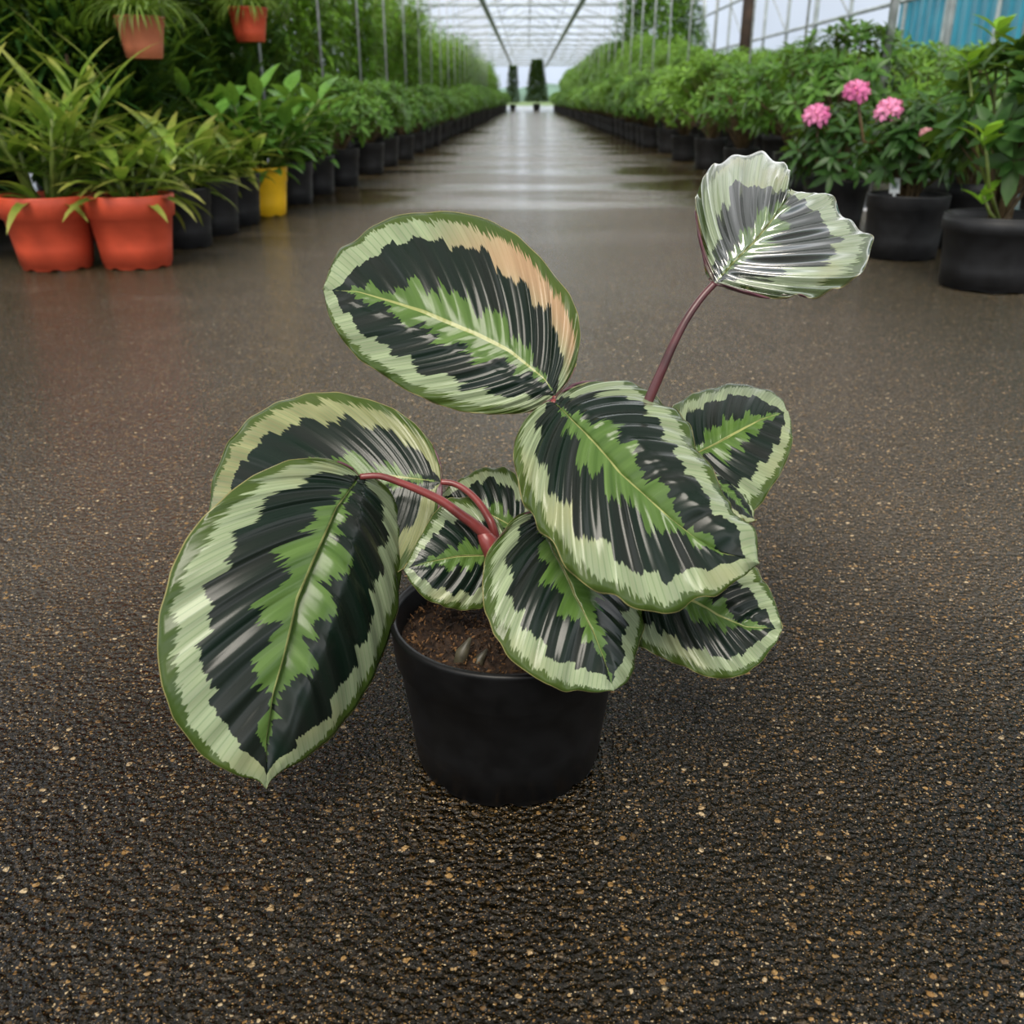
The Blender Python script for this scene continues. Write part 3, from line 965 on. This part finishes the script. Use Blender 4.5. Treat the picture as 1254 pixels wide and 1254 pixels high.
def make_bamboo(name, seed, h, rx, nst, fm, pot=(.15, .12, .24), nleaf=60, L=.13, W=.024):
    root = empty(name)
    put_pot(root, *pot, M['black_plain'])
    rg = random.Random(seed)
    fo, st = MB(), MB()
    for i in range(nst):
        a = i * 2.4
        r0 = .02 + .06 * rg.random()
        lean = rg.uniform(.3, 1.0) * rx
        top = Vector((lean * math.cos(a), lean * math.sin(a), h * rg.uniform(.72, 1.0)))
        b0 = Vector((r0 * math.cos(a), r0 * math.sin(a), pot[2] * .85))
        md = Vector((lean * .35 * math.cos(a), lean * .35 * math.sin(a), h * .5))
        st.tube([b0, md, top], [.008, .006, .003], 6)
        for j in range(nleaf):
            u = .18 + .84 * (j + rg.random()) / nleaf
            q = (b0.lerp(md, u * 2) if u < .5 else md.lerp(top, (u - .5) * 2))
            an = rg.random() * 6.28
            o = Vector((math.cos(an), math.sin(an), rg.uniform(-.1, .7)))
            tw = q + o.normalized() * rg.uniform(.04, .22) * (1.15 - .5 * u)
            for k in range(3):
                dd = o + Vector((rg.uniform(-.6, .6), rg.uniform(-.6, .6), rg.uniform(-.6, .3)))
                fo.leaf(tw, dd, (0, 0, 1), L * rg.uniform(.7, 1.2), W * rg.uniform(.8, 1.3), rg.uniform(.2, .9), .15, 3, wide=.35)
    st.build('canes', M['green_stem'], root)
    fo.build('foliage', M[fm], root)
    return root


def make_feathery(name, seed, h, rx, n, fm, pot=(.15, .12, .24), trunk='stem', L=.13, W=.016, taper=.9, base=.16, droop=.7):
    """Dense cone / column of fine sprays."""
    root = empty(name)
    put_pot(root, *pot, M['black_plain'])
    rg = random.Random(seed)
    fo, st = MB(), MB()
    st.tube([(0, 0, pot[2] * .85), (.01, 0, h * .9)], [.018, .006], 8)
    for i in range(n):
        u = rg.random()
        z = pot[2] + base * h * .3 + (h - pot[2] - base * h * .3) * u
        r = rx * (1 - taper * u) * rg.uniform(.45, 1.0)
        a = rg.random() * 6.28
        p = Vector((r * math.cos(a), r * math.sin(a), z))
        o = Vector((math.cos(a), math.sin(a), rg.uniform(.1, 1.1)))
        for k in range(4):
            dd = o + Vector((rg.uniform(-.7, .7), rg.uniform(-.7, .7), rg.uniform(-.5, .5)))
            fo.leaf(p, dd, (0, 0, 1), L * rg.uniform(.6, 1.2), W * rg.uniform(.7, 1.3), droop * rg.random(), .1, 3, wide=.4)
    st.build('trunk', M[trunk], root)
    fo.build('foliage', M[fm], root)
    return root


def make_lance(name, seed, pot, pot_mat, nc, ch, nleaf, L, W, fm, arch=1.2, spread=.35, lean=.10, basal=0, L2=None, band=.3):
    """Clump of canes with long arching lance leaves."""
    root = empty(name)
    put_pot(root, *pot, M[pot_mat], seg=48, band=band)
    rg = random.Random(seed)
    fo, st = MB(), MB()
    z0 = pot[2] * .86
    for i in range(nc):
        a = i * 2.4 + rg.random()
        r0 = .01 + .05 * rg.random()
        h = ch * rg.uniform(.55, 1.0)
        ln = lean * rg.uniform(.3, 1.2)
        b0 = Vector((r0 * math.cos(a), r0 * math.sin(a), z0))
        tp = b0 + Vector((ln * math.cos(a), ln * math.sin(a), h))
        st.tube([b0, b0.lerp(tp, .5) + Vector((0, 0, .01)), tp], [.008, .007, .004], 7)
        for j in range(nleaf):
            u = .25 + .75 * j / max(1, nleaf - 1)
            q = b0.lerp(tp, u)
            an = j * 2.5 + rg.random() * .8
            dd = Vector((math.cos(an) * (spread + .5 * (1 - u)), math.sin(an) * (spread + .5 * (1 - u)), .35 + .75 * u))
            fo.leaf(q, dd, (-math.cos(an) * .6, -math.sin(an) * .6, 1), L * rg.uniform(.7, 1.1), W * rg.uniform(.8, 1.15), arch * rg.uniform(.5, 1.2) * (1.3 - .6 * u), .25, 6, wide=.38)
    for j in range(basal):
        an = j * 2.4 + rg.random()
        dd = Vector((math.cos(an), math.sin(an), rg.uniform(.35, 1.2)))
        q = Vector((.03 * math.cos(an), .03 * math.sin(an), z0))
        fo.leaf(q, dd, (-math.cos(an) * .5, -math.sin(an) * .5, 1), (L2 or L) * rg.uniform(.7, 1.1), W * rg.uniform(.8, 1.2), arch * rg.uniform(1.0, 1.7), .3, 7, wide=.45)
    st.build('canes', M['green_stem'], root)
    fo.build('foliage', M[fm], root)
    return root


ORD = ['first', 'second', 'third', 'fourth', 'fifth', 'sixth', 'seventh', 'eighth', 'ninth', 'tenth', 'eleventh', 'twelfth',
       'thirteenth', 'fourteenth', 'fifteenth', 'sixteenth', 'seventeenth', 'eighteenth', 'nineteenth', 'twentieth']


def place(root, x, y, rz=0.0, sc=1.0):
    root.location = (x, y, 0)
    root.rotation_euler = (0, 0, rz)
    hs = min(sc, 1.0 + (sc - 1.0) * .35) if sc > 1 else sc
    root.scale = (hs, hs, sc)
    return root


def join_far(root, name):
    """A lighter one-mesh plant for the distance, from a near one."""
    vsl, fs, mi, mats, off = [], [], [], [], 0
    for ch in root.children:
        me = ch.data
        mats.append(me.materials[0])
        co_ = np.empty(len(me.vertices) * 3)
        me.vertices.foreach_get('co', co_)
        vsl.extend(map(tuple, co_.reshape(-1, 3)))
        for p in me.polygons:
            fs.append(tuple(off + i for i in p.vertices))
            mi.append(len(mats) - 1)
        off += len(me.vertices)
    me = bpy.data.meshes.new(name)
    me.from_pydata(vsl, [], fs)
    for m in mats:
        me.materials.append(m)
    me.polygons.foreach_set('material_index', mi)
    me.polygons.foreach_set('use_smooth', [True] * len(fs))
    return me


def row(protos, spots, name, labels, group_near, group_far, far_label, far_from, cat, far_meshes):
    """protos: list of Empty roots (first uses move the originals); spots: (x, y, scale)."""
    used = set()
    for i, (x, y, sc) in enumerate(spots):
        k = rng.randrange(len(protos)) if i >= len(protos) else i
        rz = rng.random() * 6.28
        if y < far_from and i < len(labels):
            o = protos[k] if k not in used else copy_tree(protos[k])
            used.add(k)
            place(o, x, y, rz, sc)
            tag(o, labels[i], cat, group_near)
        else:
            o = bpy.data.objects.new(name, far_meshes[k])
            C.objects.link(o)
            place(o, x, y, rz, sc)
            tag(o, far_label, cat, group_far)


# ------------------------------------------------------------------ left side, near plants
t = make_lance('cane_plant', 11, (.135, .102, .215), 'red_pot', 11, .36, 12, .24, .032, 'f_lance', arch=.8, spread=.55, lean=.16, basal=12)
place(t, -1.455, 2.96, .3)
tag(t, 'tall yellow-green cane plant in the orange-red pot at the left edge', 'plant', 'plants in orange-red pots')
t = make_lance('lance_leaf_plant', 12, (.130, .100, .215), 'red_pot', 6, .18, 9, .22, .045, 'f_lance', arch=1.1, spread=.7, lean=.09, basal=14, L2=.26)
place(t, -1.215, 2.99, 1.1)
tag(t, 'lance-leaved plant drooping over the brighter orange-red pot beside the black pots', 'plant', 'plants in orange-red pots')
protos = []
for i, (x, y) in enumerate(((-1.21, 3.42), (-1.21, 3.76), (-1.21, 4.08))):
    t = make_lance('lance_leaf_plant', 21 + i, (.105, .090, .20), 'black_plain', 6, .16, 9, .20, .044, 'f_lance', arch=1.0, spread=.75, lean=.08, basal=8)
    place(t, x, y, i * 1.3)
    tag(t, ['arching lance-leaved plant in the black pot next to the brighter red pot',
            'arching lance-leaved plant in the middle black pot between red and yellow pots',
            'arching lance-leaved plant in the black pot just before the yellow pot'][i], 'plant', 'lance-leaved plants in black pots')
t = make_lance('broad_leaf_plant', 31, (.108, .088, .205), 'yellow_pot', 13, .34, 11, .20, .072, 'f_big', arch=1.0, spread=.8, lean=.22, basal=10)
place(t, -1.175, 4.41, .7)
tag(t, 'glossy broad-leaved plant in the only yellow pot', 'plant')
for i, (x, y) in enumerate(((-1.165, 4.92), (-1.155, 5.44))):
    t = make_lance('broad_leaf_plant', 33 + i, (.105, .090, .20), 'black_plain', 11, .30, 10, .18, .060, 'f_big', arch=1.0, spread=.8, lean=.14, basal=6)
    place(t, x, y, i * 2.0)
    tag(t, ['broad-leaved plant in the black pot directly behind the yellow pot', 'broad-leaved plant in the second black pot behind the yellow pot'][i], 'plant', 'broad-leaved plants in black pots')
# second rank behind the red pots
for i, (x, y, h, rx) in enumerate(((-2.05, 3.35, 1.15, .42), (-1.62, 3.62, .80, .36), (-2.30, 4.25, 1.4, .5), (-1.75, 4.40, 1.0, .42))):
    t = make_feathery('feathery_shrub', 41 + i, h, rx, 1100, 'f_dark' if i % 2 else 'f_conifer', L=.16, W=.026, taper=.4, base=.0)
    place(t, x, y, i)
    tag(t, ['dark feathery evergreen behind the tall cane plant at the left edge', 'low dark shrub behind the lance-leaved plant in the red pot',
            'tall dark feathery evergreen at the back behind the galvanised pole', 'dark shrub under the hanging terracotta pot'][i], 'shrub', 'dark shrubs behind the red pots')
for i, (x, y, h, rx) in enumerate(((-1.72, 5.05, 1.15, .42), (-2.5, 5.3, 1.6, .5), (-1.75, 5.8, 1.35, .42), (-2.75, 3.2, 1.3, .5))):
    t = make_feathery('feathery_shrub', 51 + i, h, rx, 1100, 'f_dark', L=.15, W=.032, taper=.3, base=.0)
    place(t, x, y, i)
    tag(t, ['dark leafy shrub behind the yellow-potted plant', 'tall dark shrub at the back behind the red hanging pot',
            'dark leafy shrub under and beyond the red hanging pot', 'dark shrub in the far corner at the left edge'][i], 'shrub', 'dark shrubs behind the red pots')

spots = [(-2.55, 2.75, .62), (-3.0, 3.75, 1.25), (-3.05, 4.75, 1.3), (-3.1, 5.7, 1.35), (-3.1, 6.7, 1.4), (-2.55, 6.2, 1.45), (-2.5, 7.1, 1.5), (-2.5, 7.9, 1.5), (-3.2, 7.7, 1.5), (-2.5, 8.8, 1.5)]
for i, (x, y, h) in enumerate(spots):
    t = make_feathery('dark_hedge_bush', 160 + i, h, .52, 900, 'f_dark', L=.17, W=.042, taper=.2, base=.0)
    place(t, x, y, i)
    tag(t, 'dark bush in the rank behind the left side, %s from the near end' % ORD[i], 'bush', 'dark bushes at the back on the left')

# hanging pots on the purlin above
for i, (x, y, z, rt, m, lab) in enumerate(((-1.262, 3.42, .600, .077, 'terracotta_pot', 'hanging terracotta pot with grassy plant, nearer the galvanised pole'),
                                           (-1.25, 4.72, .715, .085, 'red_pot', 'hanging red pot with trailing grassy plant, further down the row'))):
    root = empty('hanging_pot', (x, y, z))
    tag(root, lab, 'hanging plant', 'hanging pots over the left row')
    b = pot_mesh(rt, rt * .74, rt * 1.62, seg=48, lip=.005, band=.24, feet=False)
    b.build('pot', M[m], root)
    soil_disc(rt, rt * 1.62).build('soil', M['dark_soil'], root)
    rg = random.Random(60 + i)
    fo = MB()
    for k in range(230):
        an = rg.random() * 6.28
        r = .05 * rg.random()
        dd = Vector((math.cos(an) * rg.uniform(.2, .9), math.sin(an) * rg.uniform(.2, .9), 1.0))
        fo.leaf((r * math.cos(an), r * math.sin(an), rt * 1.45), dd, (-math.cos(an), -math.sin(an), .6), rg.uniform(.12, .26), .007, rg.uniform(1.0, 2.6), .15, 8, wide=.3)
    fo.build('foliage', M['f_grass'], root)
    hb = MB()
    for k in range(3):
        a = k * 2.094 + .5
        hb.tube([(rt * math.cos(a), rt * math.sin(a), rt * 1.6), (0, 0, rt * 1.6 + .42)], .0013, 5)
    hb.tube([(0, 0, rt * 1.6 + .42), (0, 0, PIPE_Z - .09 - .06 - z)], .0016, 5)
    hb.build('hanger_wires', M['steel'], root)

# posts
def post(x, y, r, label, group=None, ztop=PIPE_Z - .15, m='steel', name='support_post'):
    b = MB()
    b.tube([(0, 0, 0), (0, 0, ztop)], r, 12)
    b.tube([(0, 0, 0), (0, 0, .012)], r * 2.1, 12)
    o = b.build(name, M[m])
    o.location = (x, y, 0)
    return tag(o, label, 'post', group)


post(-1.585, 4.05, .022, 'galvanised steel pole rising behind the second orange-red pot')
post(1.585, 4.62, .019, 'grey steel pole rising behind the pink flowers')
post(2.40, 11.6, .062, 'thick dark brown wooden post among the right-hand shrubs', m='wood', name='wooden_post')
for s, x in ((-1, -1.30), (1, 1.66)):
    side = 'left' if s < 0 else 'right'
    for k in range(20):
        y = (5.05 if s < 0 else 6.3) + k * 1.5
        post(x, y, .008, 'thin steel post standing in the %s row, %s along the aisle' % (side, ORD[k]) if k < 8 else 'distant thin steel post standing in the %s row of shrubs' % side,
             'thin posts in the %s row' % side)

# ------------------------------------------------------------------ left rows
PL = [make_shrub('potted_shrub', 70 + i, (.105, .090, .20), .40, .27, .17, 105, 'f_shrub', L=.080, W=.026) for i in range(4)]
FL = [join_far(p, 'potted_shrub') for p in PL]
ys = [5.98, 6.95, 7.80, 8.64, 9.84, 10.65]
while ys[-1] < 50:
    ys.append(ys[-1] + rng.uniform(.60, .72))
spots = [(-1.10 + rng.uniform(-.03, .03), y, rng.uniform(.92, 1.12) * (1 + min(.25, max(0, y - 10) * .02))) for y in ys]
lab = ['low green shrub in the black pot, %s in the left row after the broad-leaved plants' % ORD[i] for i in range(16)]
row(PL, spots, 'potted_shrub', lab, 'low shrubs in the left front row', 'distant low shrubs in the left front row', 'distant low green shrub in a black pot in the left row', 22, 'shrub', FL)

PT = [make_bamboo('bamboo_shrub', 80 + i, 1.85, .36, 12, 'f_tall') for i in range(3)]
FT = [join_far(p, 'bamboo_shrub') for p in PT]
spots = []
y = 6.4
while y < 52:
    spots.append((-1.72 + rng.uniform(-.08, .08), y, rng.uniform(.82, 1.08)))
    y += rng.uniform(.60, .80)
lab = ['tall bamboo-like bush, %s in the rank behind the left front row' % ORD[i] for i in range(16)]
row(PT, spots, 'bamboo_shrub', lab, 'tall bushes behind the left front row', 'distant tall bushes on the left', 'distant tall bright green bush behind the left front row', 18, 'bush', FT)

# ------------------------------------------------------------------ right side, near plants
def flower_head(root, p, r, seed, faded=False):
    """Rhododendron truss: florets of five petals on a dome."""
    rg = random.Random(seed)
    b, c_ = MB(), MB()
    p = Vector(p)
    for i in range(17):
        ph = math.acos(1 - (i + .5) / 17 * 1.25)
        a = i * 2.4
        d = Vector((math.sin(ph) * math.cos(a), math.sin(ph) * math.sin(a), math.cos(ph)))
        q = p + Vector((d.x, d.y, d.z * .75)) * r * .55
        ref = d.orthogonal().normalized()
        for k in range(5):
            an = k * 1.2566 + i
            o = ref * math.cos(an) + d.cross(ref) * math.sin(an)
            b.leaf(q, o * .8 + d * .9, d, r * .68 * rg.uniform(.8, 1.15), r * .36, 1.0, -.15, 4, wide=.6)
        c_.tube([q - d * r * .2, q + d * r * .12], [r * .04, r * .08], 5)
    o = b.build('flower_head', M['petal_faded' if faded else 'petal'], root)
    c_.build('flower_throats', M['petal_core'], o)
    s = MB()
    s.tube([(p.x, p.y, p.z + r * .2), (p.x * .8, p.y * .8, p.z - r * 3.0), (p.x * .4, p.y * .4, p.z * .5 + .1)], [.004, .005, .006], 6)
    s.build('flower_stalk', M['stem'], root)


def plant_tag(root, p, w, h, rz):
    b = MB()
    b.box((0, 0, h / 2), (w, .0015, h))
    b.box((0, 0, -h * .25), (w * .25, .0015, h * .6))
    o = b.build('plant_tag', M['tag'], root, smooth=False)
    o.location = p
    o.rotation_euler = (R(-12), 0, rz)
    q = MB()
    q.box((0, -.0011, h * .50), (w * .55, .0006, h * .42))
    q.build('tag_print', M['tag_print'], o, smooth=False)


def make_laurel(name, seed, pot, cz, rx, rz_, nwh, L=.10, W=.036):
    return make_shrub(name, seed, pot, cz, rx, rz_, nwh, 'f_dark', nl=7, L=L, W=W, up=.7, droop=.35)


def young_shoot(root, p, L, W, n, seed, base):
    rg = random.Random(seed)
    b = MB()
    p = Vector(p)
    for i in range(n):
        an = i * 2.2 + .4
        b.leaf(p - Vector((0, 0, .02 * (i % 2))), (math.cos(an) * .75, math.sin(an) * .75, 1.0 - .18 * (i % 3)), (-math.cos(an), -math.sin(an), .8), L * rg.uniform(.8, 1.1), W, .5, .25, 6)
    o = b.build('young_shoot', M['f_young'], root)
    s = MB()
    s.tube([base, (p.x * .6 + base[0] * .4, p.y * .6 + base[1] * .4, base[2] + (p.z - base[2]) * .45), p], [.005, .0045, .0035], 6)
    s.build('shoot_stem', M['green_stem'], o)


# laurel in the pot at the right edge
t = make_laurel('laurel_bush', 101, (.140, .125, .195), .45, .20, .175, 62, L=.11, W=.048)
place(t, 1.285, 2.67)
tag(t, 'laurel bush with young pale green shoots in the black pot at the right edge', 'shrub')
young_shoot(t, (-.150, -.150, .393), .078, .042, 6, 1, (-.02, -.05, .17))
young_shoot(t, (-.108, -.110, .250), .062, .042, 4, 2, (-.02, -.05, .17))
young_shoot(t, (-.058, .099, .640), .085, .036, 7, 3, (0, 0, .17))
young_shoot(t, (-.156, .010, .565), .08, .036, 6, 4, (0, 0, .17))
# rhododendrons
t = make_shrub('rhododendron', 111, (.125, .112, .20), .36, .19, .125, 75, 'f_dark', nl=8, L=.095, W=.030)
place(t, 1.235, 3.21)
tag(t, 'rhododendron with two pink flower heads and white tag in the black pot', 'shrub', 'flowering rhododendrons')
flower_head(t, (-.220, -.02, .498), .047, 1)
flower_head(t, (-.117, -.04, .443), .050, 2)
flower_head(t, (-.045, -.17, .385), .022, 3, True)
flower_head(t, (.02, -.16, .350), .020, 4, True)
plant_tag(t, (-.080, -.088, .208), .032, .045, .05)
t = make_shrub('rhododendron', 112, (.120, .105, .20), .31, .21, .15, 75, 'f_dark', nl=8, L=.095, W=.030)
place(t, 1.20, 3.86)
tag(t, 'rhododendron with the single lower pink flower head at the aisle side', 'shrub', 'flowering rhododendrons')
flower_head(t, (-.135, -.10, .420), .056, 5)
t = make_shrub('rhododendron', 113, (.130, .110, .22), .40, .24, .16, 90, 'f_shrub', nl=8, L=.095, W=.032)
place(t, 1.52, 3.45)
tag(t, 'taller rhododendron with one high pink bloom behind the laurel bush', 'shrub', 'flowering rhododendrons')
flower_head(t, (-.05, -.06, .600), .024, 6)

# ------------------------------------------------------------------ right rows
PR = [make_shrub('leafy_shrub', 120 + i, (.115, .098, .21), .50, .34, .24, 135, 'f_shrub_bright' if i % 2 else 'f_shrub', L=.095, W=.030) for i in range(4)]
FR = [join_far(p, 'leafy_shrub') for p in PR]
ys = [4.75, 5.5, 6.4, 7.46, 8.55, 9.86, 10.86]
while ys[-1] < 48:
    ys.append(ys[-1] + rng.uniform(.62, .75))
spots = [(1.36 + (.12 if y < 6 else 0) + rng.uniform(-.03, .03), y, rng.uniform(.94, 1.1)) for y in ys]
lab = ['bushy green shrub, %s in the right front row beyond the pink flowers' % ORD[i] for i in range(18)]
row(PR, spots, 'leafy_shrub', lab, 'bushy shrubs in the right front row', 'distant shrubs in the right front row', 'distant bushy green shrub in a black pot in the right row', 20, 'shrub', FR)

PS = [make_shrub('tall_shrub', 130 + i, (.14, .12, .24), .60, .40, .34, 150, 'f_shrub_bright', L=.10, W=.030) for i in range(3)]
FS = [join_far(p, 'tall_shrub') for p in PS]
spots = []
y = 3.3
while y < 50:
    spots.append((2.05 + rng.uniform(-.06, .06), y, (.477 + .043 * math.hypot(y, 2)) / .94 * rng.uniform(.95, 1.03) if y < 13 else rng.uniform(1.15, 1.4) * min(1.4, 1 + (y - 13) * .03)))
    y += rng.uniform(.62, .80)
lab = ['taller light green shrub, %s in the rank behind the right front row' % ORD[i] for i in range(20)]
row(PS, spots, 'tall_shrub', lab, 'taller shrubs behind the right front row', 'distant taller shrubs on the right', 'distant taller green shrub behind the right front row', 16, 'shrub', FS)
spots = [(2.95 + rng.uniform(-.1, .1), 3.6 + k * .85, (.477 + .043 * math.hypot(3.6 + k * .85, 3)) / .94 * rng.uniform(.96, 1.03)) for k in range(12)]
for i, (x, y, sc) in enumerate(spots):
    o = place(copy_tree(PS[i % 3]), x, y, i * 1.7, sc)
    tag(o, 'light green shrub, %s in the back rank along the right side framing' % ORD[i], 'shrub', 'shrubs in the right back rank')

# tall loose tree and the two conifers at the far end
t = make_feathery('weeping_tree', 141, 3.05, 1.15, 3000, 'f_tree', pot=(.25, .2, .4), L=.22, W=.045, taper=.45, base=.35, droop=1.3)
place(t, 2.75, 22.0)
tag(t, 'tall loose-crowned tree rising above the right-hand rows', 'tree')
t = make_feathery('cone_conifer', 142, 2.25, .62, 3200, 'f_conifer', pot=(.19, .16, .30), L=.14, W=.04, taper=.6, base=.1)
place(t, .47, 51.0)
tag(t, 'dark conifer in a black pot standing at the far end of the aisle', 'tree')
t = make_feathery('cone_conifer', 143, 2.0, .36, 2000, 'f_conifer', pot=(.17, .14, .26), L=.12, W=.03, taper=.5, base=.1)
place(t, -.72, 51.5)
tag(t, 'dark conifer closing the end of the left row', 'tree')
